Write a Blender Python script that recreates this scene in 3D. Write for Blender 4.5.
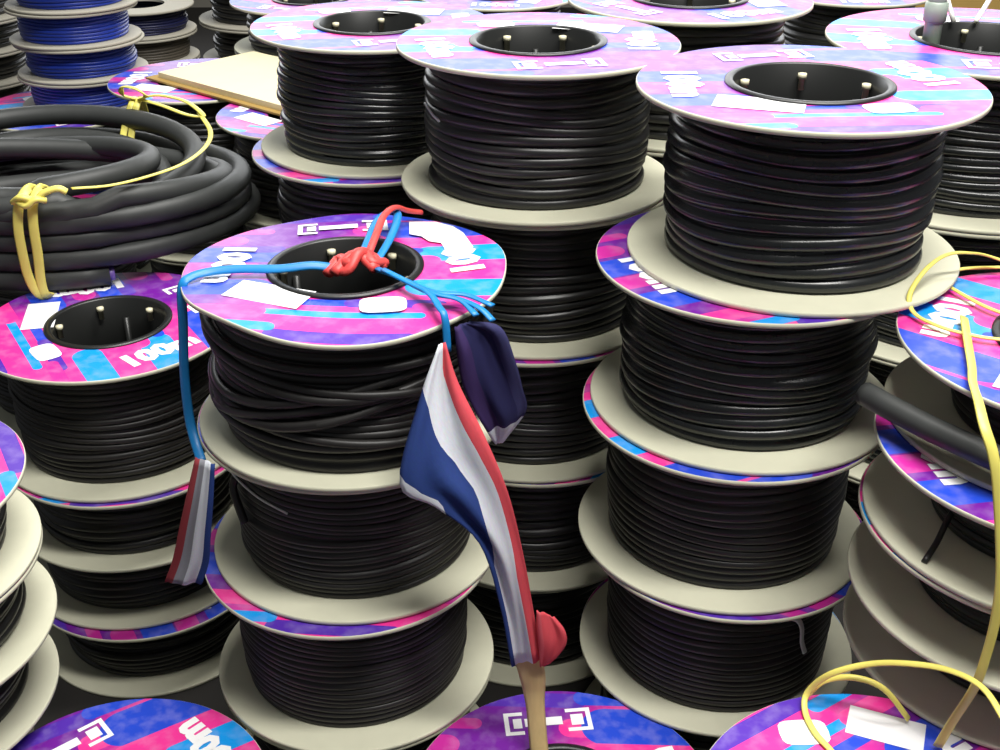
import bpy, bmesh, math, random
from mathutils import Vector
PI = math.pi
scene = bpy.context.scene
C = scene.collection
for o in list(bpy.data.objects):
    bpy.data.objects.remove(o)

# ------------------------------------------------------------------ camera, world, lights
cam_d = bpy.data.cameras.new('camera')
cam_d.sensor_width = 36.0
cam_d.lens = 1184.0 * 36.0 / 1000.0
cam_d.clip_start = 0.02
cam = bpy.data.objects.new('camera', cam_d)
cam.location = (0, 0, 1.035)
cam.rotation_euler = (math.radians(90 - 28.1), 0, 0)
C.objects.link(cam)
scene.camera = cam

world = bpy.data.worlds.new('world')
scene.world = world
world.use_nodes = True
world.node_tree.nodes['Background'].inputs[0].default_value = (0.93, 0.96, 1.0, 1)
world.node_tree.nodes['Background'].inputs[1].default_value = 0.09


def area(name, loc, size_x, size_y, power, col=(1, 0.98, 0.94), rot=(0, 0, 0)):
    d = bpy.data.lights.new(name, 'AREA')
    d.shape = 'RECTANGLE'
    d.size, d.size_y, d.energy, d.color = size_x, size_y, power, col
    o = bpy.data.objects.new(name, d)
    o.location, o.rotation_euler = loc, rot
    C.objects.link(o)


# rows of ceiling fluorescents of the shop
area('ceiling_light', (0.55, 0.25, 2.7), 1.4, 0.4, 50)
area('ceiling_light', (0.35, 1.45, 2.7), 1.7, 0.4, 46)
# unseen light added at the far end for grazing sheen on the labels
area('back_sheen_light', (0.2, 5.15, 1.95), 6.0, 2.1, 98, (0.96, 0.98, 1.0), (math.radians(-90), 0, 0))

vs = scene.view_settings
vs.view_transform = 'Standard'
vs.look = 'None'
vs.exposure = 0.55
vs.gamma = 1.0
vs.use_curve_mapping = False


# ------------------------------------------------------------------ materials
def lin(r, g, b):
    f = lambda c: c / 12.92 if c <= 0.04045 else ((c + 0.055) / 1.055) ** 2.4
    return (f(r / 255), f(g / 255), f(b / 255), 1)


MATS = {}


def mat(name, col, rough=0.5, spec=0.5, noise=0.0, nscale=40.0, bump=0.0, stretch=(1, 1, 1), coat=0.0, metal=0.0, sheen=0.0, trans=0.0):
    if name in MATS:
        return MATS[name]
    m = bpy.data.materials.new(name)
    m.use_nodes = True
    nt = m.node_tree
    b = nt.nodes['Principled BSDF']
    b.inputs['Base Color'].default_value = col
    b.inputs['Roughness'].default_value = rough
    b.inputs['Specular IOR Level'].default_value = spec
    b.inputs['Coat Weight'].default_value = coat
    b.inputs['Metallic'].default_value = metal
    b.inputs['Sheen Weight'].default_value = sheen
    b.inputs['Transmission Weight'].default_value = trans
    if noise or bump:
        tc = nt.nodes.new('ShaderNodeTexCoord')
        mp = nt.nodes.new('ShaderNodeMapping')
        mp.inputs['Scale'].default_value = stretch
        nz = nt.nodes.new('ShaderNodeTexNoise')
        nz.inputs['Scale'].default_value = nscale
        nz.inputs['Detail'].default_value = 4
        nt.links.new(tc.outputs['Object'], mp.inputs['Vector'])
        nt.links.new(mp.outputs[0], nz.inputs['Vector'])
        if noise:
            mx = nt.nodes.new('ShaderNodeMix')
            mx.data_type = 'RGBA'
            mx.inputs['A'].default_value = tuple(c * (1 - noise) for c in col[:3]) + (1,)
            mx.inputs['B'].default_value = tuple(min(1, c * (1 + noise)) for c in col[:3]) + (1,)
            nt.links.new(nz.outputs['Fac'], mx.inputs['Factor'])
            nt.links.new(mx.outputs['Result'], b.inputs['Base Color'])
        if bump:
            bp = nt.nodes.new('ShaderNodeBump')
            bp.inputs['Strength'].default_value = bump
            bp.inputs['Distance'].default_value = 0.002
            nt.links.new(nz.outputs['Fac'], bp.inputs['Height'])
            nt.links.new(bp.outputs[0], b.inputs['Normal'])
    MATS[name] = m
    return m


PVC = mat('black_pvc', (0.018, 0.018, 0.0175, 1), 0.36, 0.5, 0.25, 60, 0.08)
PVC_GLOSS = mat('black_pvc_glossy', (0.016, 0.018, 0.018, 1), 0.27, 0.6, 0.25, 60, 0.08)
PVC_DULL = mat('black_pvc_dull', (0.021, 0.0195, 0.0185, 1), 0.45, 0.45, 0.25, 60, 0.08)
PVC_BLUE = mat('blue_pvc', lin(28, 54, 156), 0.35, 0.5, 0.25, 30)
PVC_NAVY = mat('navy_pvc', lin(20, 24, 66), 0.4, 0.5, 0.2, 30)
PVC_GREY = mat('grey_brown_pvc', lin(82, 76, 66), 0.45, 0.4, 0.2, 30)
RUBBER = mat('black_rubber', lin(56, 58, 57), 0.5, 0.4, 0.15, 50, 0.06)
GREYBOARD = mat('grey_board', lin(172, 168, 154), 0.7, 0.25, 0.06, 55, 0.05)
BOARD = mat('cream_board', lin(213, 212, 188), 0.7, 0.25, 0.05, 55, 0.05)
HUBP = mat('black_hub_plastic', lin(30, 31, 30), 0.38, 0.5)
BOLT = mat('cream_bolt', lin(226, 220, 188), 0.4, 0.5)
WHITE = mat('white_ink', lin(246, 246, 246), 0.45, 0.4)
BLUE_RIB = mat('blue_raffia', lin(24, 128, 196), 0.4, 0.5, 0.25, 30, 0.0, (1, 1, 1))
RED_RIB = mat('red_raffia', lin(214, 74, 70), 0.45, 0.5, 0.3, 60)
YEL_RIB = mat('yellow_raffia', lin(236, 224, 112), 0.4, 0.5, 0.12, 30)
WOOD = mat('stick_wood', lin(214, 186, 132), 0.6, 0.3, 0.15, 25, 0.1, (8, 8, 0.6))
CARD = mat('cardboard', lin(232, 222, 182), 0.75, 0.2, 0.06, 30)
CARD_BROWN = mat('brown_cardboard', lin(170, 140, 80), 0.75, 0.2, 0.08, 20)
METAL = mat('grey_green_metal', lin(160, 174, 160), 0.4, 0.5, 0.05, 20)
WHITE_WIRE = mat('white_coated_wire', lin(240, 240, 232), 0.35, 0.5)
CLEAR_TIE = mat('clear_tie', lin(215, 218, 216), 0.3, 0.5)
COPPER = mat('violet_core', lin(120, 96, 170), 0.4, 0.5)
FLOOR = mat('floor_concrete', lin(44, 42, 40), 0.7, 0.3, 0.25, 6)


def print_material():
    """coated label paper: horizontal rounded stripes of purple, blue, pink and cyan, laid out in flange units (uv)."""
    m = bpy.data.materials.new('label_print')
    m.use_nodes = True
    nt = m.node_tree
    N, L = nt.nodes, nt.links
    b = N['Principled BSDF']
    b.inputs['Roughness'].default_value = 0.38
    b.inputs['Specular IOR Level'].default_value = 0.5
    uv = N.new('ShaderNodeUVMap')
    uv.uv_map = 'disc'
    sep = N.new('ShaderNodeSeparateXYZ')
    L.new(uv.outputs[0], sep.inputs[0])

    def math_(op, a, bb):
        n = N.new('ShaderNodeMath')
        n.operation = op
        for i, v in enumerate((a, bb)):
            if isinstance(v, (int, float)):
                n.inputs[i].default_value = v
            else:
                L.new(v, n.inputs[i])
        return n.outputs[0]
    u, v = sep.outputs[0], sep.outputs[1]
    purple, violet, blue = lin(112, 26, 150), lin(84, 44, 170), lin(34, 72, 205)
    pink, mag, cyan = lin(238, 52, 150), lin(196, 40, 150), lin(10, 150, 232)
    ramp = N.new('ShaderNodeValToRGB')
    e = ramp.color_ramp.elements
    e[0].position, e[0].color = 0.28, purple
    e[1].position, e[1].color = 0.56, pink
    k = e.new(0.42)
    k.color = mag
    fac = math_('ADD', math_('MULTIPLY', u, 0.5), math_('ADD', 0.5, math_('MULTIPLY', v, -0.28)))
    L.new(fac, ramp.inputs[0])
    colr = ramp.outputs[0]
    caps = [  # u0, u1, v, half width, colour
        (-0.9, 0.1, 0.90, 0.07, violet), (-0.9, -0.6, 0.66, 0.05, mag), (0.06, 0.34, 0.64, 0.085, pink),
        (0.30, 1.4, 0.66, 0.17, blue), (-0.15, 0.12, 0.92, 0.05, violet), (0.15, 0.7, 0.93, 0.07, blue),
        (0.22, 1.2, 0.42, 0.085, pink), (0.52, 1.3, 0.20, 0.125, cyan), (0.30, 0.42, 0.26, 0.05, blue),
        (0.45, 0.50, 0.08, 0.09, pink), (0.42, 1.3, -0.05, 0.10, pink), (0.50, 1.3, -0.30, 0.11, cyan),
        (-1.3, -0.78, 0.46, 0.09, mag), (-1.3, -0.52, 0.20, 0.125, blue), (-0.62, -0.48, 0.30, 0.06, violet),
        (-1.3, -0.6, -0.03, 0.09, mag), (-0.95, -0.52, -0.32, 0.12, blue), (-0.4, 0.1, -0.52, 0.04, blue),
        (-0.55, 0.5, -0.66, 0.035, cyan), (0.1, 0.6, -0.52, 0.05, violet), (-0.3, 0.45, -0.92, 0.06, violet),
        (-1.0, -0.45, -0.66, 0.07, pink), (0.5, 0.9, -0.56, 0.05, mag), (-0.7, -0.35, -0.84, 0.05, cyan),
    ]
    for (u0, u1, v0, hw, col) in caps:
        du = math_('MAXIMUM', math_('MAXIMUM', math_('SUBTRACT', u0, u), math_('SUBTRACT', u, u1)), 0.0)
        dv = math_('SUBTRACT', v, v0)
        d = math_('SQRT', math_('ADD', math_('MULTIPLY', du, du), math_('MULTIPLY', dv, dv)), 0.0)
        inside = math_('LESS_THAN', d, hw)
        mx = N.new('ShaderNodeMix')
        mx.data_type = 'RGBA'
        L.new(inside, mx.inputs['Factor'])
        L.new(colr, mx.inputs['A'])
        mx.inputs['B'].default_value = col
        colr = mx.outputs['Result']
    # a faint wear of the ink
    nz = N.new('ShaderNodeTexNoise')
    nz.inputs['Scale'].default_value = 9
    nz.inputs['Detail'].default_value = 5
    L.new(uv.outputs[0], nz.inputs['Vector'])
    wear = N.new('ShaderNodeMapRange')
    wear.inputs['From Min'].default_value = 0.45
    wear.inputs['From Max'].default_value = 0.9
    wear.inputs['To Max'].default_value = 0.25
    L.new(nz.outputs['Fac'], wear.inputs['Value'])
    mx = N.new('ShaderNodeMix')
    mx.data_type = 'RGBA'
    L.new(wear.outputs[0], mx.inputs['Factor'])
    L.new(colr, mx.inputs['A'])
    mx.inputs['B'].default_value = lin(225, 210, 235)
    L.new(mx.outputs['Result'], b.inputs['Base Color'])
    return m


PRINT = print_material()


def flag_material(name, stops, dim=1.0):
    """cloth stripes running along the flag, chosen by the uv 't' across it."""
    m = bpy.data.materials.new(name)
    m.use_nodes = True
    nt = m.node_tree
    N, L = nt.nodes, nt.links
    b = N['Principled BSDF']
    b.inputs['Roughness'].default_value = 0.8
    b.inputs['Specular IOR Level'].default_value = 0.2
    uv = N.new('ShaderNodeUVMap')
    uv.uv_map = 'cloth'
    sep = N.new('ShaderNodeSeparateXYZ')
    L.new(uv.outputs[0], sep.inputs[0])
    ramp = N.new('ShaderNodeValToRGB')
    ramp.color_ramp.interpolation = 'CONSTANT'
    e = ramp.color_ramp.elements
    for i, (p, c) in enumerate(stops):
        if i == 0:
            e[0].position, e[0].color = p, c
        elif i == 1:
            e[1].position, e[1].color = p, c
        else:
            k = e.new(p)
            k.color = c
    L.new(sep.outputs[0], ramp.inputs[0])
    wv = N.new('ShaderNodeTexNoise')
    wv.inputs['Scale'].default_value = 60
    L.new(uv.outputs[0], wv.inputs['Vector'])
    mx = N.new('ShaderNodeMix')
    mx.data_type = 'RGBA'
    mx.blend_type = 'MULTIPLY'
    mx.inputs['Factor'].default_value = 0.25
    L.new(ramp.outputs[0], mx.inputs['A'])
    L.new(wv.outputs['Color'], mx.inputs['B'])
    L.new(mx.outputs['Result'], b.inputs['Base Color'])
    return m


F_RED, F_WHITE, F_BLUE = lin(224, 84, 94), lin(224, 228, 236), lin(44, 66, 128)


# ------------------------------------------------------------------ mesh helpers
def mesh_of(name, verts, faces, mats, smooth=True, mat_idx=None):
    me = bpy.data.meshes.new(name)
    me.from_pydata([tuple(v) for v in verts], [], faces)
    for m in mats:
        me.materials.append(m)
    if mat_idx:
        me.polygons.foreach_set('material_index', mat_idx)
    if smooth:
        me.polygons.foreach_set('use_smooth', [True] * len(me.polygons))
    me.update()
    return me


def link(name, me, parent=None, loc=(0, 0, 0), rot=(0, 0, 0)):
    o = bpy.data.objects.new(name, me)
    o.location, o.rotation_euler = loc, rot
    if parent is not None:
        o.parent = parent
    C.objects.link(o)
    return o


def thing(name, label, cat, loc=(0, 0, 0), rotz=0.0, group=None):
    o = bpy.data.objects.new(name, None)
    o.location, o.rotation_euler = loc, (0, 0, rotz)
    o.empty_display_size = 0.02
    C.objects.link(o)
    return tag(o, label, cat, group)


def tag(o, label, cat, group=None):
    o['label'], o['category'] = label, cat
    if group:
        o['group'] = group
    return o


def lathe(profile, seg=72, closed=False):
    """profile of (r, z); returns verts, faces."""
    verts, faces = [], []
    n = len(profile)
    for s in range(seg):
        a = 2 * PI * s / seg
        ca, sa = math.cos(a), math.sin(a)
        for r, z in profile:
            verts.append((r * ca, r * sa, z))
    for s in range(seg):
        t = (s + 1) % seg
        for k in range(n if closed else n - 1):
            k2 = (k + 1) % n
            faces.append((s * n + k, t * n + k, t * n + k2, s * n + k2))
    return verts, faces


def catmull(pts, sub=6, closed=False):
    P = [Vector(p) for p in pts]
    n = len(P)
    out = []
    rng = range(n) if closed else range(n - 1)
    for i in rng:
        p1, p2 = P[i], P[(i + 1) % n]
        p0 = P[i - 1] if (i > 0 or closed) else p1 * 2 - p2
        p3 = P[(i + 2) % n] if (i + 2 < n or closed) else p2 * 2 - p1
        for s in range(sub):
            t = s / sub
            out.append(0.5 * ((2 * p1) + (p2 - p0) * t + (2 * p0 - 5 * p1 + 4 * p2 - p3) * t * t + (3 * p1 - p0 - 3 * p2 + p3) * t ** 3))
    if not closed:
        out.append(P[-1])
    return out


def sweep(path, rx, ry=None, seg=8, closed=False, up=(0, 0, 1), taper=None, twist=0.0):
    """an elliptical section swept along a path; rx across, ry along 'up'."""
    ry = rx if ry is None else ry
    n = len(path)
    verts, faces = [], []
    upv = Vector(up)
    for i, p in enumerate(path):
        a = path[i - 1] if (i > 0 or closed) else p
        b = path[(i + 1) % n] if (i < n - 1 or closed) else p
        t = (b - a).normalized()
        side = t.cross(upv)
        if side.length < 1e-3:
            side = t.cross(Vector((0, 1, 0)))
        side.normalize()
        nn = side.cross(t).normalized()
        if twist:
            w = twist * i / n
            side, nn = side * math.cos(w) + nn * math.sin(w), nn * math.cos(w) - side * math.sin(w)
        k = taper(i / max(1, n - 1)) if taper else 1.0
        for s in range(seg):
            g = 2 * PI * s / seg
            verts.append(p + side * (rx * k * math.cos(g)) + nn * (ry * k * math.sin(g)))
    rings = n if closed else n - 1
    for i in range(rings):
        j = (i + 1) % n
        for s in range(seg):
            s2 = (s + 1) % seg
            faces.append((i * seg + s, i * seg + s2, j * seg + s2, j * seg + s))
    if not closed:
        faces.append(tuple(reversed(range(seg))))
        faces.append(tuple((n - 1) * seg + s for s in range(seg)))
    return verts, faces


def join(*vf):
    V, Fc = [], []
    for v, f in vf:
        o = len(V)
        V += list(v)
        Fc += [tuple(i + o for i in q) for q in f]
    return V, Fc


def box(cx, cy, cz, sx, sy, sz):
    v = [(cx + sx * i / 2, cy + sy * j / 2, cz + sz * k / 2) for i in (-1, 1) for j in (-1, 1) for k in (-1, 1)]
    f = [(0, 1, 3, 2), (4, 6, 7, 5), (0, 4, 5, 1), (2, 3, 7, 6), (0, 2, 6, 4), (1, 5, 7, 3)]
    return v, f


# ------------------------------------------------------------------ reel pieces (shared meshes)
TH = 0.0048          # thickness of a flange board
HOLE = 0.465         # hub radius over flange radius
CACHE = {}


def warped(x, y, z, R, warp):
    a = math.atan2(y, x)
    q = (math.hypot(x, y) / R) ** 3
    dz = warp * q * (0.9 * math.sin(2 * a + 0.9) + 0.35 * math.sin(3 * a + 2.0) + 0.3 * math.sin(5 * a) - 0.4)
    k = 1 + 0.010 * q * math.sin(7 * a + 1) * math.sin(2 * a)
    return (x * k, y * k, z + dz)


def flange_mesh(R, plain=False, warp=0.0):
    key = ('fl', R, plain, warp)
    if key in CACHE:
        return CACHE[key]
    r = R * HOLE
    e = 0.0009
    prof = [(r, 0), (R - e, 0), (R, e), (R, TH - e), (R - e, TH), (r, TH)]
    seg = 96
    v, f = lathe(prof, seg, True)
    if warp:
        v = [warped(x, y, z, R, warp) for x, y, z in v]
    idx = []
    for s in range(seg):
        for k in range(6):
            idx.append(1 if (k == 4 and not plain) else 0)
    me = mesh_of('flange', v, f, [GREYBOARD if plain else BOARD, PRINT], True, idx)
    uvl = me.uv_layers.new(name='disc')
    co = [vv.co for vv in me.vertices]
    for lp in me.loops:
        c = co[lp.vertex_index]
        uvl.data[lp.index].uv = (c.x / R, c.y / R)
    for p in me.polygons:
        if p.index % 6 in (0, 4, 5):
            p.use_smooth = False
    CACHE[key] = me
    return me


def coil_mesh(H, rc, rin, d, material, seed, rough=1.0, loose=0):
    key = ('co', round(H, 4), rc, rin, d, material.name, seed, rough, loose)
    if key in CACHE:
        return CACHE[key]
    rnd = random.Random(seed)
    z0, z1 = TH, H - TH
    n = max(3, int(round((z1 - z0) / d)))
    dd = (z1 - z0) / n
    seg, kp = 72, 6
    offs = []
    for i in range(n):
        offs.append((rnd.uniform(-0.22, 0.12) * d * rough + (0.25 * d if rnd.random() < 0.1 else 0), rnd.uniform(0, 6.28), rnd.uniform(0.1, 0.38) * d * rough, rnd.uniform(0, 6.28), rnd.uniform(0, .3) * d * rough))
    verts, faces = [], []
    g1, g2 = rnd.uniform(0, 6.28), rnd.uniform(0, 6.28)
    rows = n * kp + 2
    for s in range(seg):
        a = 2 * PI * s / seg
        ca, sa = math.cos(a), math.sin(a)
        verts.append((rin * ca, rin * sa, z0))
        for i in range(n):
            j, ph, amp, ph2, amp2 = offs[i]
            edge = min(i, n - 1 - i) / max(1, n / 2)
            cx = rc - dd * 0.55 + j + amp2 * math.sin(2 * a + ph2) * 0.6 - 0.0035 * (1 - edge) ** 2
            env = min(1.0, edge * 3)
            cz = z0 + (i + 0.5) * dd + env * (amp * math.sin(a + ph) * 0.6 + 0.55 * dd * rough * math.sin(a + g1 + i * 0.25) * 0.6 + 0.2 * dd * math.sin(3 * a + g2 + i * .6))
            for k in range(kp):
                g = -PI / 2 + PI * (k + 0.5) / kp
                verts.append(((cx + dd * 0.58 * math.cos(g)) * ca, (cx + dd * 0.58 * math.cos(g)) * sa, min(z1, max(z0, cz + dd * 0.54 * math.sin(g)))))
        verts.append((rin * ca, rin * sa, z1))
    for s in range(seg):
        t = (s + 1) % seg
        for k in range(rows - 1):
            faces.append((s * rows + k, t * rows + k, t * rows + k + 1, s * rows + k + 1))
    parts = [(verts, faces)]
    for q in range(loose):
        zc = z0 + (z1 - z0) * (0.2 + 0.62 * (q + rnd.uniform(0, .6)) / max(1, loose))
        am = rnd.uniform(0.006, 0.028)
        ph = rnd.uniform(-2.4, 2.4)
        path = []
        for s in range(72):
            a = 2 * PI * s / 72
            zz = zc + am * math.sin(a + ph) + 0.006 * math.sin(2 * a + ph * 2)
            zz = min(z1 - d * .5, max(z0 + d * .5, zz))
            rr = rc + d * 0.12 + 0.0025 * math.sin(3 * a + ph)
            path.append(Vector((rr * math.cos(a), rr * math.sin(a), zz)))
        parts.append(sweep(path, d * .5, d * .5, 7, True))
    v, f = join(*parts)
    me = mesh_of('cable', v, f, [material])
    CACHE[key] = me
    return me


def hub_mesh(R, H):
    key = ('hub', R, H)
    if key in CACHE:
        return CACHE[key]
    r = R * HOLE
    prof = [(r - 0.0045, H + 0.0012), (r - 0.0045, 0.0), (r - 0.001, 0.0), (r - 0.001, H - 0.001), (r + 0.0035, H + 0.0002), (r + 0.0035, H + 0.0016), (r - 0.0005, H + 0.0026), (r - 0.003, H + 0.0024)]
    v, f = lathe(prof, 64, True)
    rib = []
    for k in range(3):   # stiffening ribs inside the tube
        a = 2 * PI * k / 3 + .5
        rib.append(box((r - 0.008) * math.cos(a), (r - 0.008) * math.sin(a), H * .45, 0.006, 0.006, H * .8))
    v, f = join((v, f), *rib)
    CACHE[key] = mesh_of('hub', v, f, [HUBP])
    return CACHE[key]


def bolt_mesh():
    if 'bolt' not in CACHE:
        v, f = lathe([(0.0001, -0.010), (0.0030, -0.010), (0.0030, 0.0005), (0.0042, 0.0007), (0.0042, 0.0055), (0.0001, 0.0060)], 10)
        CACHE['bolt'] = mesh_of('bolt', v, f, [BOLT])
    return CACHE['bolt']


def flat_poly(pts):
    return [(x, y, 0) for x, y in pts], [tuple(range(len(pts)))]


def lettering_meshes(R, outer=False, warp=0.0):
    """flat white print of a flange: list of (part name, mesh)."""
    key = ('let', R, outer, warp)
    if key in CACHE:
        return CACHE[key]
    if 'digits' not in CACHE:
        cu = bpy.data.curves.new('digits', 'FONT')
        cu.body = '100m'
        cu.size = 0.27
        cu.offset = 0.016
        cu.align_x, cu.align_y = 'CENTER', 'CENTER'
        cu.resolution_u = 2
        to = bpy.data.objects.new('digits', cu)
        C.objects.link(to)
        dg = bpy.context.evaluated_depsgraph_get()
        dg.update()
        tm = bpy.data.meshes.new_from_object(to.evaluated_get(dg))
        CACHE['digits'] = ([v.co.copy() for v in tm.vertices], [tuple(p.vertices) for p in tm.polygons])
        bpy.data.objects.remove(to)
        bpy.data.curves.remove(cu)
        bpy.data.meshes.remove(tm)

    def place(vf, ang, rad, turn):
        v, f = vf
        c, s = math.cos(turn), math.sin(turn)
        ox, oy = rad * math.cos(ang), rad * math.sin(ang)
        return [((ox + x * c - y * s) * R, (oy + x * s + y * c) * R, 0) for x, y, *_ in v], f

    def rect(x0, y0, x1, y1):
        return flat_poly([(x0, y0), (x1, y0), (x1, y1), (x0, y1)])
    out = []
    for ang in (math.radians(177), math.radians(14)):
        out.append(('length_mark', place(CACHE['digits'], ang, 0.735, ang + PI / 2)))
    # bracketed logo: two brackets, a bar and a small square
    a = math.radians(98)
    W, Hh, t = 0.30, 0.105, 0.032
    qs = [place(q, a, 0.70, a - PI / 2) for q in (
        flat_poly([(-W, -Hh), (-W + .13, -Hh), (-W + .13, -Hh + t), (-W + t, -Hh + t), (-W + t, Hh - t), (-W + .13, Hh - t), (-W + .13, Hh), (-W, Hh)]),
        flat_poly([(W, -Hh), (W, Hh), (W - .17, Hh), (W - .17, Hh - t), (W - t, Hh - t), (W - t, -Hh + t), (W - .17, -Hh + t), (W - .17, -Hh)]),
        rect(-.16, -.035, .10, .04), rect(W - .14, -.05, W - .055, .05), rect(-W + .06, -.045, -W + .12, .045))]
    out.append(('printed_logo', join(*qs)))
    rr = []
    for k in range(16):
        g = 2 * PI * k / 16
        cx, cy = math.cos(g), math.sin(g)
        rr.append((0.14 * math.copysign(abs(cx) ** .5, cx), 0.095 * math.copysign(abs(cy) ** .5, cy)))
    if outer:
        out.append(('write_on_field', place(rect(-.21, -.115, .21, .115), math.radians(222), 0.74, math.radians(125))))
        out.append(('rounded_field', place(flat_poly(rr), math.radians(259), 0.74, math.radians(150))))
    else:
        out.append(('write_on_field', place(rect(-.245, -.125, .245, .125), math.radians(227), 0.585, math.radians(-20))))
        out.append(('rounded_field', place(flat_poly(rr), math.radians(297), 0.62, math.radians(6))))
    CACHE[key] = [(n, mesh_of(n, [warped(*q, R, warp) for q in v] if warp else v, f, [WHITE], False)) for n, (v, f) in out]
    return CACHE[key]


REELS = 0


def reel(x, y, z0, H, label, group, R=0.149, rc=0.121, d=0.0105, m=PVC, rot=0.0, top=False, lettering=False, plain=False,
         seed=None, rough=1.0, loose=0, warp=0.0, boltrot=0.0, name='cable_reel', outer=False):
    global REELS
    REELS += 1
    t = thing(name, label, 'cable reel', (x, y, z0), math.radians(rot), group)
    h = H - 0.0008
    link('bottom_flange', flange_mesh(R, plain), t, (0, 0, TH), (PI, 0, 0))
    tf = link('top_flange', flange_mesh(R, plain, warp), t, (0, 0, h - TH))
    link('wound_cable', coil_mesh(h - 1.3 * warp, rc, R * HOLE - 0.0008, d, m, seed if seed is not None else REELS % 5, rough, loose), t)
    if (lettering or top) and not plain:
        for pn, me in lettering_meshes(R, outer, warp):
            link(pn, me, tf, (0, 0, TH + (0.0012 if warp else 0.0005)))
    if top:
        hb = link('hub', hub_mesh(R, h), t)
        r = R * HOLE - 0.0085
        for k in range(6):
            a = math.radians(boltrot + 60 * k)
            link('bolt', bolt_mesh(), hb, (r * math.cos(a), r * math.sin(a), h - 0.012))
    return t


# ------------------------------------------------------------------ the setting
fv, ff = box(0, 2.0, -0.02, 7.0, 7.0, 0.04)
fl = link('floor', mesh_of('floor', fv, ff, [FLOOR], False))
fl['kind'] = 'structure'

wv, wf = box(0, 5.45, 1.5, 7.0, 0.1, 3.0)
wb = link('wall_back', mesh_of('wall_back', wv, wf, [mat('wall_plaster', lin(150, 146, 136), .8, .2, .1, 4)], False))
wb['kind'] = 'structure'

U = 0.152
# ---- tall right-centre stack
g = 'reels in the tall right-centre stack'
z = 0.0
reel(.240, 1.040, z, U, 'black cable reel at the very bottom of the right-centre stack', g); z += U
R4 = reel(.238, 1.026, z, U, 'black cable reel with a small clear tie on its windings, right-centre stack', g, d=.0075, m=PVC_DULL, rot=150, lettering=True, rough=.7); z += U
reel(.232, 1.032, z, U, 'black cable reel in the right-centre stack, third from the top', g, d=.0085, rot=205, lettering=True, rough=.7, seed=7); z += U
reel(.240, 1.040, z, U, 'black cable reel sitting directly under the large glossy reel at upper right', g, rot=25, m=PVC_GLOSS, lettering=True, seed=8); z += U
A = reel(.276, 1.054, z, 0.160, 'glossy black cable reel with thick wraps topping the tall right-centre stack', g, R=.154, rc=.123, d=.0125, m=PVC_GLOSS, top=True, boltrot=19, seed=11, rot=3)

# ---- middle stack behind
g = 'reels in the middle stack behind the flags'
names = ['black cable reel at the foot of the middle stack, beside the flag stick',
         'black cable reel in the middle stack level with the red flag edge, second from bottom',
         'black cable reel in the middle stack halfway down, right of the front flag',
         'black cable reel in the middle stack just below the pale-flanged top reel',
         'black cable reel topping the middle stack, its faded label facing the back row']
for i, nm in enumerate(names):
    dx, dy = [(0, 0), (.004, -.004), (-.002, -.003), (.002, .003), (0, 0)][i]
    BT = reel(.040 + dx, 1.262 + dy, i * U, U, nm, g, d=.0092 if i < 4 else .0105, m=PVC, rot=182 if i == 4 else 60 * i, top=(i == 4), lettering=True, boltrot=-120, seed=20 + i, rough=1.0 if i == 4 else .7)

# ---- front-left stack tied with blue string
g = 'reels in the front stack tied with blue string'
z = 0.0
reel(-.156, 1.004, z, U, 'black cable reel at the bottom of the blue-tied stack, hidden behind the front discs', g); z += U
reel(-.156, 1.003, z, U, 'black cable reel low in the blue-tied stack with a purple and pink rim above it', g, d=.0068, m=PVC_DULL, lettering=True, rot=-5, rough=.6, seed=31); z += U
R2c = reel(-.147, 1.018, z, U, 'black cable reel with a loose cable end, second in the blue-tied stack', g, d=.0068, m=PVC_DULL, rough=.7, seed=32)
z += U
C1 = reel(-.143, 1.014, z, U, 'black cable reel with warped bright label and loose crossing wraps, tied with blue string', g, rc=.129, d=.0088, m=PVC_DULL, top=True, warp=.0045, loose=9, rough=1.5, boltrot=50, seed=33)

# ---- left stack under the thick cable coil
g = 'reels in the left stack under the thick cable'
EX, EY = -.459, 1.255
z = 0.0
for i, (h, nm) in enumerate([(.0935, 'thin black cable reel at the foot of the left stack behind the purple disc'),
                             (.0935, 'thin black cable reel above a rim edged in pink and blue, left stack'),
                             (.0935, 'thin black cable reel directly under the tall reel of the left stack')]):
    reel(EX + [.006, -.004, .004][i], EY + [-.012, .004, -.006][i], z, h, nm, g, d=.0085, m=PVC, rot=[120, 40, 10][i], lettering=(i != 1), seed=40 + i)
    z += h
reel(EX, EY, z, .156, 'tall black cable reel with a vivid pink label under the thick cable coil', g, d=.0072, m=PVC_DULL, rot=-58, top=True, boltrot=115, rough=1.0, seed=44)
ZE = z + .156

# ---- far left edge stack of thin reels
g = 'thin reels in the stack at the left edge'
for i, nm in enumerate(['thin black cable reel at the floor of the left edge stack',
                        'thin black cable reel second from the floor at the left picture edge',
                        'thin black cable reel midway in the left edge stack',
                        'thin black cable reel just below the top of the left edge stack',
                        'thin black cable reel topping the left edge stack, violet and blue label']):
    reel(-.597 + [-.053, -.053, -.009, .004, .004][i], .910, i * .087, .087, nm, g, d=.009, rc=.122, rot=-20 + 35 * i, top=(i == 4), lettering=True, seed=50 + i % 2)

# ---- discs at the bottom of the picture
g = 'single reels along the front'
reel(-.365, .787, 0, U, 'cable reel with purple, blue and pink label on the floor, front left', g, rot=33, top=True, seed=60)
reel(.060, .798, 0, U, 'cable reel with purple label on the floor with a flag stick in its hub', g, rot=-2, top=True, seed=61)

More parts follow.
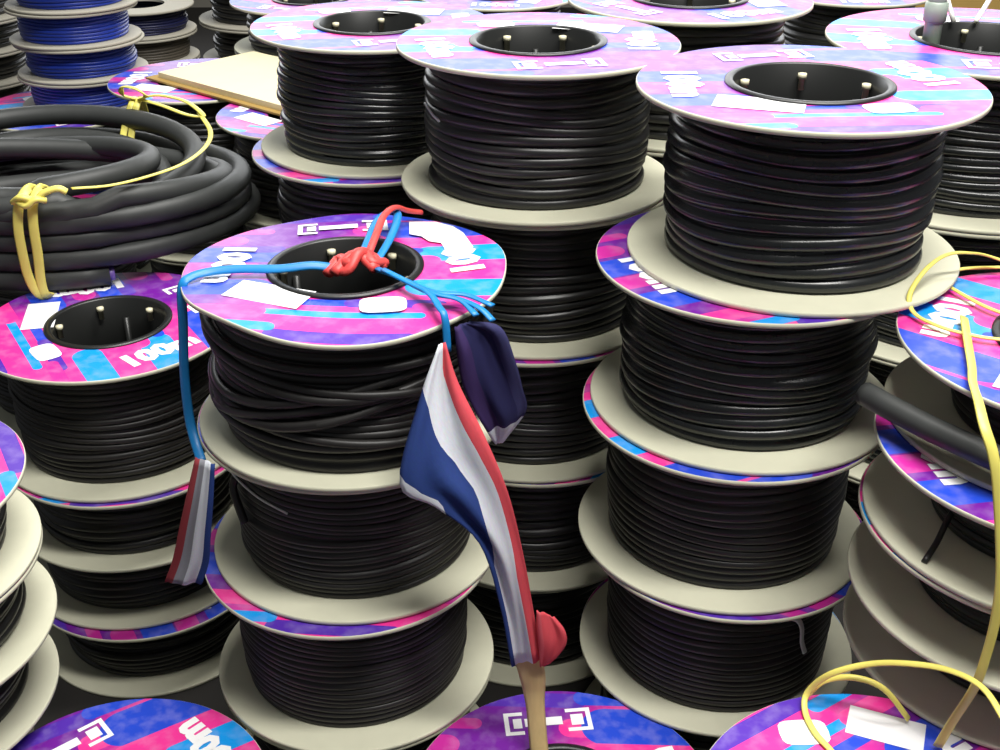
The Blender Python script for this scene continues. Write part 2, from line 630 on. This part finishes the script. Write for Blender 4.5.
# ---- right stack of thin reels resting on two short columns
g = 'reels carrying the thin right-hand stack'
reel(.304, .622, 0, U, 'black cable reel on the floor under the pink and cyan reel, front right', g, seed=1)
reel(.296, .632, U, U, 'cable reel with pink and cyan label and white field, front right under yellow strings', g, rot=-147, top=True, seed=62, outer=True)
reel(.568, .86, 0, U, 'black cable reel on the floor outside the right picture edge', g, seed=2)
reel(.568, .86, U, U, 'black cable reel under the thin right stack, hidden behind its pale flanges', g, seed=3)
g = 'thin reels in the right-hand stack'
zt = 2 * U
for i, (x, y, nm) in enumerate([(.470, .848, 'thin black cable reel lowest in the right-hand stack, broad pale flange'),
                                (.460, .833, 'thin black cable reel second from bottom of the right-hand stack, violet rim'),
                                (.462, .830, 'thin black cable reel with a wire end on its pale flange, right-hand stack'),
                                (.480, .868, 'thin cable reel topping the right-hand stack, pink and blue label under yellow string')]):
    tr = reel(x, y, zt, .0745, nm, g, rc=.098, d=.0085, rot=[30, 195, 10, 138][i], top=(i == 3), lettering=(i in (1, 2)), seed=70 + i)
    if i == 2:
        GW = tr
    zt += .0745

# ---- back rows
g = 'reels in the back left stack beside the cardboard sheet'
hh = [.142, .142, .142, .152, .152]
z = 0
for i, h in enumerate(hh):
    nm = ['black cable reel on the floor of the stack right of the cardboard sheet, hidden',
          'black cable reel second from floor right of the cardboard sheet, hidden behind blue-tied stack',
          'black cable reel in the middle of the stack right of the cardboard sheet',
          'black cable reel with a pink and blue rim, right of the cardboard sheet',
          'tall black cable reel topping the stack right of the cardboard sheet, washed-out label'][i]
    dx, dy = [(0, 0), (0, 0), (0, 0), (-.008, -.010), (.002, .004)][i]
    reel(-.160 + dx, 1.492 + dy, z, h, nm, g, rot=[0, 40, 80, 10, 190][i], top=(i == 4), lettering=(i == 3), d=.0095, m=PVC_GLOSS if i == 4 else PVC, boltrot=-105, seed=80 + i % 3)
    z += h

g = 'reels in the stack behind the glossy reel'
for i in range(5):
    nm = ['on the floor', 'second from the floor', 'in the middle', 'just below the top'][i] if i < 4 else ''
    lab = ('black cable reel %s of the stack behind the glossy upper right reel' % nm) if i < 4 else 'pale-labelled cable reel at the top edge between the middle and right-centre stacks'
    reel(.232, 1.499, i * U, U, lab, g, rot=[0, 50, 90, 20, 120][i], top=(i == 4), boltrot=20, seed=i % 3)

g = 'large reels at the right back'
for i in range(4):
    lab = ['large black cable reel on the floor at the right back corner', 'large black cable reel second from the floor at right back',
           'large black cable reel just below the one carrying the white wire stand',
           'large black cable reel at upper right edge carrying a white wire stand'][i]
    reel(.592, 1.455, i * .18, .18, lab, g, R=.193, rc=.158, d=.0095, rot=[0, 40, 90, 165][i], top=(i == 3), boltrot=-75, seed=90 + i % 2, m=PVC_GLOSS)
ZJ = .72

g = 'reels under the cardboard sheet'
for i in range(4):
    lab = ['black cable reel on the floor below the far end of the cardboard sheet', 'black cable reel second from the floor below the far cardboard end',
           'black cable reel third from the floor below the far cardboard end', 'cable reel with violet label under the far left corner of the cardboard sheet'][i]
    reel(-.50, 1.965, i * .136, .136, lab, g, R=.146, rot=[10, 70, 50, 0][i], lettering=(i == 3), seed=i % 3)
for i in range(4):
    lab = ['black cable reel on the floor below the near end of the cardboard sheet', 'black cable reel second from the floor below the near cardboard end',
           'black cable reel with lilac label edge just under the near cardboard end reel', 'cable reel with pink and violet label under the near end of the cardboard sheet'][i]
    reel(-.283, 1.762, i * .136, .136, lab, g, R=.143, rot=[10, 70, 20, -20][i], lettering=(i > 1), seed=i % 3)

g = 'reels carrying the thick cable coil'
for i in range(3):
    lab = ['black cable reel on the floor beneath the thick cable coil', 'black cable reel in the middle of the column beneath the thick cable coil',
           'black cable reel directly beneath the back of the thick cable coil'][i]
    reel(-.665, 1.625, i * ZE / 3, ZE / 3, lab, g, seed=i)

g = 'reels carrying the blue reels'
for i in range(3):
    lab = ['black cable reel on the floor of the column below the blue reels', 'black cable reel in the middle of the column below the blue reels',
           'cable reel with pink and cyan label directly below the blue reels'][i]
    reel(-.785, 2.11, i * .1525, .1525, lab, g, rot=[0, 30, 205][i], lettering=(i == 2), seed=i)
g = 'small blue cable reels'
for i in range(5):
    lab = ['small blue cable reel at the bottom of the blue stack', 'small blue cable reel second from the bottom of the blue stack',
           'small blue cable reel third from the bottom of the blue stack', 'small blue cable reel just below the top of the blue stack, at picture edge',
           'topmost small blue cable reel, above the picture edge'][i]
    reel(-.749 + [0, .002, -.002, .001, 0][i], 2.135, .458 + i * .0585, .0585, lab, g, R=.112, rc=.094, d=.006, m=PVC_BLUE, plain=True, seed=i % 2, rough=.5, name='blue_cable_reel')
g = 'small grey reels behind the blue stack'
for i in range(10):
    lab = ('small grey-brown reel number %d from the floor, stack behind the blue reels' % (i + 1)) if i < 9 else 'small navy cable reel topping the grey stack right behind the blue reels'
    lab = lab.replace('number 1 ', 'first ').replace('number 2 ', 'second ').replace('number 3 ', 'third ').replace('number 4 ', 'fourth ').replace('number 5 ', 'fifth ').replace('number 6 ', 'sixth ').replace('number 7 ', 'seventh ').replace('number 8 ', 'eighth ').replace('number 9 ', 'ninth ')
    reel(-.755, 2.55, i * .0555, .0555, lab, g, R=.112, rc=.095, d=.006, m=PVC_NAVY if i == 9 else PVC_GREY, plain=True, seed=i % 2, rough=.5)

g = 'black reels at the upper left edge'
ordn = ['lowest', 'second', 'third', 'fourth', 'fifth', 'sixth', 'seventh', 'eighth', 'ninth', 'tenth']
for i in range(10):
    reel(-1.10, 2.45, i * .0615, .0615, 'thin black cable reel at the upper left picture edge, %s from the floor' % ordn[i], g, rot=40 * i, seed=i % 2, plain=True)
g = 'thin reels left behind the washed-out label'
for i in range(7):
    reel(-.352, 2.275, i * .088, .088, 'thin black reel close behind the cardboard sheet, %s from the floor' % ordn[i], g, rot=150, seed=i % 2, top=(i == 6), lettering=True)
g = 'thin reels far behind the cardboard sheet'
for i in range(7):
    reel(-.515, 2.69, i * .083, .083, 'thin black reel far behind the cardboard sheet, %s from the floor' % ordn[i], g, rot=70, seed=i % 2, plain=True)
g = 'reels in the far row at the top edge'
for i in range(4):
    reel(-.005, 2.28, i * .156, .156, 'far black cable reel behind the middle stack, %s from the floor' % ordn[i], g, rot=30 * i, seed=i % 3, top=(i == 3))
for i in range(4):
    reel(.655, 2.29, i * .157, .157, 'far black cable reel behind the white wire stand, %s from the floor' % ordn[i], g, rot=30 * i, seed=i % 3, top=(i == 3))
for i in range(4):
    reel(.330, 2.20, i * .145, .145, 'far black reel in the gap left of the wire stand, %s from floor' % ordn[i], g, rot=50 * i, seed=i % 3, top=(i == 3))

# ------------------------------------------------------------------ small cable ends and ties on reels (parts)
v, f = sweep(catmull([(-.106, -.066, .112), (-.109, -.068, .100), (-.104, -.075, .084), (-.098, -.082, .070)], 5), .0042, .0042, 7)
ce = link('cable_end', mesh_of('cable_end', v, f, [PVC]), R2c)
v, f = sweep(catmull([(-.112, -.056, .116), (-.105, -.068, .113), (-.080, -.093, .107), (-.05, -.111, .101)], 5), .0012, .0012, 5)
link('cable_tie', mesh_of('cable_tie', v, f, [CLEAR_TIE]), R2c)
# tie on the lower right-centre reel (counter the reel's turn)
a0 = math.radians(-150)


def unrot(p, ang):
    c, s = math.cos(ang), math.sin(ang)
    return (p[0] * c - p[1] * s, p[0] * s + p[1] * c, p[2])


v, f = sweep(catmull([unrot(p, a0) for p in ((.042, -.116, .128), (.054, -.115, .124), (.060, -.113, .112), (.062, -.113, .095), (.067, -.112, .080))], 5), .0028, .0010, 6, up=unrot((.5, -.85, 0), a0))
link('cable_tie', mesh_of('cable_tie', v, f, [CLEAR_TIE]), R4)
v, f = sweep(catmull([unrot(p, math.radians(-10)) for p in ((-.124, -.068, .006), (-.110, -.052, .014), (-.098, -.036, .024), (-.088, -.026, .032))], 5), .0026, .0026, 7)
link('cable_end', mesh_of('cable_end', v, f, [PVC]), GW)

# torn white sticker on the warped label, a tie on the middle top reel
tl = [(.34, .80), (.52, .80), (.64, .70), (.72, .55), (.79, .26), (.70, .14), (.62, .20), (.58, .36), (.50, .40), (.44, .50), (.36, .54)]
v, f = flat_poly([(x * .149, y * .149) for x, y in tl])
v = [warped(*q, .149, .0045) for q in v]
c1f = [o for o in C1.children if o.name.startswith('top_flange')][0]
ts = link('torn_sticker', mesh_of('torn_sticker', v, f, [WHITE], False), c1f, (0, 0, TH + .0018))
ts['label'] = 'torn white sticker over the printed label'
pts = [unrot((.1235 * math.cos(math.radians(a)), .1235 * math.sin(math.radians(a)), zz), math.radians(-182)) for a, zz in ((196, .094), (202, .092), (208, .088), (214, .085))]
v, f = sweep(catmull(pts, 4), .0014, .0014, 6)
link('cable_tie', mesh_of('cable_tie', v, f, [CLEAR_TIE]), BT)

# ------------------------------------------------------------------ thick cable coil with yellow ties
rope = thing('thick_cable_coil', 'coil of thick black rubber cable bound with yellow raffia on the left reels', 'cable coil', (-.578, 1.54, ZE))
rr = .0143
turns = [  # z, rx, ry, dx, dy
    (.0140, .226, .196, .000, .000), (.0400, .230, .199, .002, .000), (.0650, .222, .178, -.006, -.018), (.0880, .230, .192, .000, -.006),
    (.0620, .196, .150, -.024, -.016), (.0400, .190, .128, -.030, -.038), (.1120, .222, .186, -.004, -.008), (.1000, .198, .148, -.036, -.048),
    (.1130, .172, .112, -.062, -.082), (.0880, .205, .160, .020, -.010), (.0700, .150, .090, -.050, -.070), (.0500, .165, .110, .020, .010)]
steps = 44
path = []
th0 = math.radians(-66)
nT = len(turns)
for k in range((nT - 1) * steps + 1):
    i, t = divmod(k, steps)
    t /= steps
    A_, B_ = turns[i], turns[min(i + 1, nT - 1)]
    w = 0 if t < 0.35 else (t - 0.35) / 0.65
    w = w * w * (3 - 2 * w)
    zc, rx, ry, dx, dy = [p + (q - p) * w for p, q in zip(A_, B_)]
    th = th0 - 2 * PI * k / steps
    wob = 1 + 0.018 * math.sin(2 * th + i * 1.7) + 0.012 * math.sin(3 * th + i)
    tilt = 0.012 * math.sin(th + i * 2.1) if i > 3 else 0.0
    path.append(Vector((dx + rx * wob * math.cos(th), dy + ry * wob * math.sin(th), max(rr, zc + tilt))))
v, f = sweep(path, rr, rr, 10)
link('cable', mesh_of('cable', v, f, [RUBBER]), rope)
tdir = (path[0] - path[1]).normalized()
v, f = sweep([path[0] - tdir * .002, path[0] + tdir * .0015, path[0] + tdir * .006], rr * .62, rr * .62, 10)
link('cut_core', mesh_of('cut_core', v, f, [COPPER]), rope)


def ribbon(name, paths, m, w, t, up, parent=None, loc=None, sub=6):
    parts = [sweep(catmull(p, sub), w, t, 8, up=u) for p, u in zip(paths, up)]
    vv, fc = join(*parts)
    return link(name, mesh_of(name, vv, fc, [m]), parent)


def world_parts(label, cat, specs, name='raffia_string', loc=(0, 0, 0), group=None):
    """a thing whose parts are given in world coordinates: (part name, path, material, half width, half thickness, up)."""
    t = thing(name, label, cat, loc, 0, group)
    L0 = Vector(loc)
    for pn, paths, m, w, th_, up in specs:
        parts = [sweep(catmull([Vector(q) - L0 for q in p], 6), w, th_, 8, up=up) for p in paths]
        vv, fc = join(*parts)
        link(pn, mesh_of(pn, vv, fc, [m]), t)
    return t


world_parts('yellow raffia tie knotted round the front strands of the thick cable coil', 'string', [
    ('strap', [[(-.552, 1.355, .562), (-.556, 1.335, .571), (-.562, 1.316, .560), (-.566, 1.309, .535), (-.567, 1.308, .505), (-.566, 1.309, .470), (-.560, 1.312, .447), (-.552, 1.322, .438)],
               [(-.540, 1.355, .562), (-.543, 1.335, .571), (-.546, 1.316, .560), (-.548, 1.309, .535), (-.549, 1.308, .500), (-.552, 1.309, .465), (-.552, 1.313, .446), (-.549, 1.322, .438)]], YEL_RIB, .0062, .0013, (0, -1, .25)),
    ('knot', [[(-.566, 1.312, .563), (-.553, 1.304, .572), (-.540, 1.309, .566), (-.530, 1.312, .574), (-.514, 1.316, .578), (-.505, 1.318, .573)],
              [(-.561, 1.309, .567), (-.548, 1.302, .562), (-.538, 1.304, .569), (-.528, 1.310, .566)]], YEL_RIB, .006, .004, (0, 0, 1))],
    'yellow_raffia_tie', (-.556, 1.32, .438))
world_parts('yellow raffia tie with a bow round the back strands of the thick cable coil', 'string', [
    ('strap', [[(-.535, 1.745, .545), (-.530, 1.715, .578), (-.533, 1.690, .572), (-.541, 1.672, .545), (-.547, 1.655, .510), (-.552, 1.645, .470)],
               [(-.529, 1.745, .545), (-.524, 1.715, .578), (-.525, 1.690, .572), (-.530, 1.672, .545), (-.534, 1.655, .510), (-.535, 1.645, .470)]], YEL_RIB, .0052, .0013, (0, -1, .3)),
    ('bow', [[(-.527, 1.700, .580), (-.545, 1.700, .586), (-.541, 1.690, .600), (-.520, 1.682, .600), (-.508, 1.686, .588), (-.522, 1.700, .580)],
             [(-.522, 1.700, .580), (-.497, 1.690, .588), (-.470, 1.675, .590), (-.438, 1.650, .588), (-.412, 1.620, .578), (-.440, 1.640, .574), (-.480, 1.670, .578), (-.518, 1.698, .580)]], YEL_RIB, .004, .0016, (0, 0, 1)),
    ('tail', [[(-.420, 1.630, .580), (-.396, 1.585, .566), (-.393, 1.530, .560), (-.405, 1.455, .562), (-.432, 1.395, .566), (-.465, 1.350, .570), (-.500, 1.322, .576)]], YEL_RIB, .0036, .0012, (0, 0, 1))],
    'yellow_raffia_tie', (-.53, 1.7, .47))

# ------------------------------------------------------------------ blue and red string over the front stack
zt = 4 * U
world_parts('blue raffia string across the warped label, knotted in red over the hub', 'string', [
    ('string', [[(-.135, 1.008, .606), (-.155, .997, .612), (-.172, .993, .615), (-.200, .989, .6135), (-.236, .990, .613), (-.262, .986, .612), (-.277, .976, .611), (-.2835, .968, .604), (-.286, .964, .570), (-.290, .960, .520), (-.290, .956, .478), (-.284, .944, .458), (-.276, .928, .447)]], BLUE_RIB, .0046, .0016, (0, -.6, .8)),
    ('string', [[(-.120, 1.004, .608), (-.094, .970, .615), (-.061, .936, .6135), (-.036, .925, .613), (-.017, .908, .612), (-.006, .894, .607)],
                [(-.100, .978, .615), (-.061, .938, .6145), (-.030, .933, .613), (-.006, .915, .611)],
                [(-.105, .982, .616), (-.062, .936, .615), (-.034, .922, .613), (-.020, .900, .609)],
                [(-.112, .99, .614), (-.066, .940, .615), (-.051, .907, .613), (-.046, .896, .608), (-.044, .890, .580)]], BLUE_RIB, .0034, .0014, (0, 0, 1)),
    ('string', [[(-.130, 1.016, .609), (-.125, 1.050, .617), (-.120, 1.088, .622), (-.112, 1.112, .622), (-.103, 1.118, .620), (-.101, 1.090, .620), (-.105, 1.050, .617), (-.114, 1.015, .610)]], BLUE_RIB, .0042, .0016, (0, 0, 1)),
    ('knot', [[(-.156, .990, .608), (-.147, 1.010, .615), (-.136, .990, .619), (-.126, 1.012, .621), (-.116, .995, .618), (-.106, 1.008, .612)],
              [(-.152, 1.004, .610), (-.138, .985, .613), (-.128, 1.000, .625), (-.119, 1.018, .614), (-.108, .998, .611)],
              [(-.150, .985, .611), (-.132, 1.003, .622), (-.112, .989, .613)]], RED_RIB, .0058, .0044, (0, 0, 1)),
    ('red_strand', [[(-.123, 1.015, .613), (-.117, 1.050, .623), (-.113, 1.088, .627), (-.104, 1.115, .626), (-.093, 1.133, .616), (-.080, 1.142, .611)]], RED_RIB, .0040, .0026, (0, 0, 1))],
    'raffia_string', (-.13, 1.0, .606)).location.z += .0022


# ------------------------------------------------------------------ flags
def flag(edge_a, edge_b, stops, ripple, nm, parent, across=18, tmap=lambda t, s: t):
    ea, eb = catmull(edge_a, 5), catmull(edge_b, 5)
    n = min(len(ea), len(eb))
    v, uv = [], []
    for i in range(n):
        for j in range(across + 1):
            t = j / across
            p = ea[i].lerp(eb[i], t)
            wdt = (ea[i] - eb[i]).length
            p = p + Vector((0, -1, 0)) * (ripple * min(1, wdt / .05) * (math.sin(t * 9 + i * .18) * .6 + math.sin(t * 17 - i * .1) * .35))
            v.append(p)
            uv.append((tmap(t, i / (n - 1)), i / n))
    f = []
    W = across + 1
    for i in range(n - 1):
        for j in range(across):
            f.append((i * W + j, i * W + j + 1, (i + 1) * W + j + 1, (i + 1) * W + j))
    me = mesh_of(nm, v, f, [flag_material(nm + '_cloth', stops)])
    ul = me.uv_layers.new(name='cloth')
    for lp in me.loops:
        ul.data[lp.index].uv = uv[lp.vertex_index]
    o = link(nm, me, parent)
    md = o.modifiers.new('cloth', 'SOLIDIFY')
    md.thickness = 0.0012
    md.offset = 0
    return o


fg = thing('hand_flag', 'small blue, white and red cloth flag hanging upside down on a wooden stick', 'flag', (.064, .82, .15))
o0 = Vector((.064, .82, .15))
rel = lambda pts: [Vector(p) - o0 for p in pts]
def front_map(t, s):
    sm = lambda a, b, x: max(0.0, min(1.0, (x - a) / (b - a)))
    return t * (0.34 + 0.66 * sm(.12, .36, s)) * (1 - 0.55 * sm(.48, .72, s))


cloth = flag(rel([(-.046, .888, .592), (-.036, .880, .560), (-.014, .866, .517), (.007, .858, .461), (.021, .858, .391), (.031, .861, .326), (.040, .861, .270)]),
             rel([(-.051, .888, .590), (-.067, .868, .549), (-.085, .838, .481), (-.055, .838, .458), (-.018, .846, .417), (.000, .854, .344), (.011, .861, .264)]),
             [(0, F_RED), (.13, F_WHITE), (.40, F_BLUE), (.86, F_WHITE)], .006, 'cloth', fg, tmap=front_map)
v, f = sweep(catmull(rel([(.021, .874, .300), (.023, .872, .280), (.031, .868, .245), (.034, .866, .213), (.039, .850, .158), (.047, .826, .100)]), 5), .0130, .0035, 8, up=(0, -1, .3), taper=lambda t: .7 + .3 * math.sin(min(1, t * 1.6) * PI))
link('stick', mesh_of('stick', v, f, [WOOD]), fg)
flag(rel([(.050, .866, .318), (.060, .862, .306), (.062, .860, .292), (.055, .860, .276), (.047, .862, .264)]),
     rel([(.034, .860, .330), (.034, .858, .310), (.036, .856, .292), (.037, .857, .276), (.038, .860, .262)]),
     [(0, F_RED), (.8, lin(224, 96, 106))], .005, 'red_fold', fg, across=10)

fg2 = thing('hand_flag', 'dark folded flag with white hem hanging behind the front flag', 'flag', (-.01, .95, .47))
o0 = Vector((-.01, .95, .47))
flag(rel([(-.026, .905, .603), (.000, .915, .594), (.012, .925, .560), (.020, .940, .520), (.024, .950, .488), (.004, .935, .466)]),
     rel([(-.038, .895, .603), (-.036, .888, .580), (-.032, .884, .552), (-.022, .888, .525), (-.012, .900, .500), (-.004, .925, .470)]),
     [(0, lin(58, 58, 100)), (.2, lin(40, 40, 82)), (.6, lin(60, 44, 92)), (.9, F_WHITE)], .006, 'cloth', fg2, tmap=lambda t, s: .95 if s > .8 else t * .85)

fg3 = thing('hand_flag', 'narrow folded flag hanging left of the blue-tied stack', 'flag', (-.28, .88, .34))
o0 = Vector((-.28, .88, .34))
flag(rel([(-.264, .873, .488), (-.274, .868, .455), (-.285, .868, .420), (-.297, .870, .382), (-.309, .871, .353)]),
     rel([(-.245, .862, .488), (-.250, .858, .452), (-.256, .858, .418), (-.262, .860, .385), (-.272, .863, .358)]),
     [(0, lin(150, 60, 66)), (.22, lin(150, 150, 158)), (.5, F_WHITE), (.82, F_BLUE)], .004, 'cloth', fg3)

# ------------------------------------------------------------------ thick cable end lying on the right stack
v, f = sweep(catmull([(.306, .870, .553), (.324, .838, .554), (.350, .795, .556), (.382, .754, .558), (.43, .722, .558), (.50, .712, .558), (.57, .735, .558)], 6), .0102, .0102, 12)
tag(link('cable_offcut', mesh_of('cable_offcut', v, f, [RUBBER])), 'thick black cable end lying across a pale flange of the right-hand stack', 'cable')

# ------------------------------------------------------------------ yellow raffia at the right
zG = 2 * U + 4 * .0745
world_parts('yellow raffia looped over the pink and blue top of the right-hand stack', 'string', [
    ('string', [[(.520, .950, .606), (.457, 1.005, .618), (.418, .982, .634), (.394, .974, .635), (.370, .953, .629), (.352, .930, .616), (.353, .913, .6065), (.366, .888, .6065), (.385, .873, .6065), (.407, .864, .6065), (.47, .85, .6065)],
                [(.380, .975, .6065), (.420, 1.005, .608), (.470, 1.015, .6065)],
                [(.402, .968, .6065), (.418, .928, .6065), (.44, .900, .6065)]], YEL_RIB, .0024, .0012, (0, 0, 1)),
    ('hanging_strip', [[(.392, .905, .607), (.378, .855, .607), (.367, .815, .607), (.358, .788, .608), (.351, .757, .609), (.348, .733, .602), (.353, .720, .585), (.359, .712, .557), (.369, .703, .500), (.373, .700, .456), (.373, .700, .416), (.371, .702, .382), (.365, .712, .335), (.360, .715, .307)]], YEL_RIB, .0042, .0012, (0, -.8, .6))],
    'raffia_string', (.38, .9, .606))
world_parts('yellow raffia curling above the pink and cyan reel at front right', 'string', [
    ('string', [[(.272, .710, .306), (.263, .732, .306), (.260, .755, .307), (.264, .768, .316), (.278, .760, .344), (.306, .750, .364), (.330, .730, .382), (.353, .710, .393), (.367, .680, .402), (.372, .640, .400)],
                [(.264, .768, .314), (.278, .770, .328), (.299, .760, .340), (.322, .752, .335), (.345, .745, .308)]], YEL_RIB, .0028, .0012, (0, -.5, .8)),
    ], 'raffia_string', (.265, .74, .304))

# ------------------------------------------------------------------ cardboard sheet on the back left reels
d1 = Vector((.221, -.19, 0)).normalized()
d2 = Vector((.19, .221, 0)).normalized()
cs = thing('cardboard_sheet', 'cream cardboard sheet lying across two reels behind the thick cable', 'cardboard', (-.47, 1.87, .546))
org = Vector((-.585, 1.955, .5455)) - Vector((-.47, 1.87, .546))


def slab(o, a, b, t0, t1, z0, z1, w0, w1):
    P = []
    for k in (z0, z1):
        for (s, w) in ((t0, w0), (t1, w0), (t1, w1), (t0, w1)):
            P.append(o + a * s + b * w + Vector((0, 0, k)))
    return P, [(3, 2, 1, 0), (4, 5, 6, 7), (0, 1, 5, 4), (1, 2, 6, 5), (2, 3, 7, 6), (3, 0, 4, 7)]


v, f = slab(org, d1, d2, 0, .385, 0, .003, 0, .20)
link('lower_sheet', mesh_of('lower_sheet', v, f, [CARD_BROWN], False), cs)
v, f = slab(org, d1, d2, .02, .385, .0032, .012, .012, .21)
link('upper_sheet', mesh_of('upper_sheet', v, f, [CARD], False), cs)

# ------------------------------------------------------------------ things on the right back reel
v, f = lathe([(.006, 0), (.0105, 0), (.0105, .52), (.006, .52)], 16, True)
v2, f2 = lathe([(.0001, 0), (.006, 0)], 16)
v3, f3 = lathe([(.011, .20), (.0135, .202), (.0135, .222), (.011, .224)], 16)
po = thing('metal_post', 'grey-green metal post standing in the hub of the right back reel', 'post', (.5205, 1.452, .54))
link('tube', mesh_of('tube', *join((v, f), (v2, f2)), [METAL]), po)
link('collar', mesh_of('collar', v3, f3, [METAL]), po)
ws = thing('wire_stand', 'white coated wire stand on top of the right back reel', 'stand', (.592, 1.56, ZJ))
for pts in ([(-.018, -.028, .0035), (-.035, 0, .06), (-.055, .02, .14)], [(.010, -.028, .0035), (.035, 0, .03), (.075, .02, .10)]):
    v, f = sweep(catmull(pts, 6), .0032, .0032, 8)
    link('leg', mesh_of('leg', v, f, [WHITE_WIRE]), ws)
v, f = sweep([Vector((-.055, .02, .14)), Vector((.075, .02, .10))], .003, .003, 8)
link('crossbar', mesh_of('crossbar', v, f, [WHITE_WIRE]), ws)

# ------------------------------------------------------------------ cardboard carton at the right back
ct = thing('cardboard_carton', 'brown cardboard carton behind the white wire stand', 'carton', (1.06, 2.62, 0))
link('body', mesh_of('body', *box(0, 0, .32, .46, .36, .64), [CARD_BROWN], False), ct)
for s in (-1, 1):
    link('flap', mesh_of('flap', *box(0, s * .0905, .6425, .46, .178, .004), [CARD_BROWN], False), ct)
link('tape', mesh_of('tape', *box(0, 0, .6455, .465, .05, .001), [mat('tape', lin(190, 160, 100), .3, .5)], False), ct)
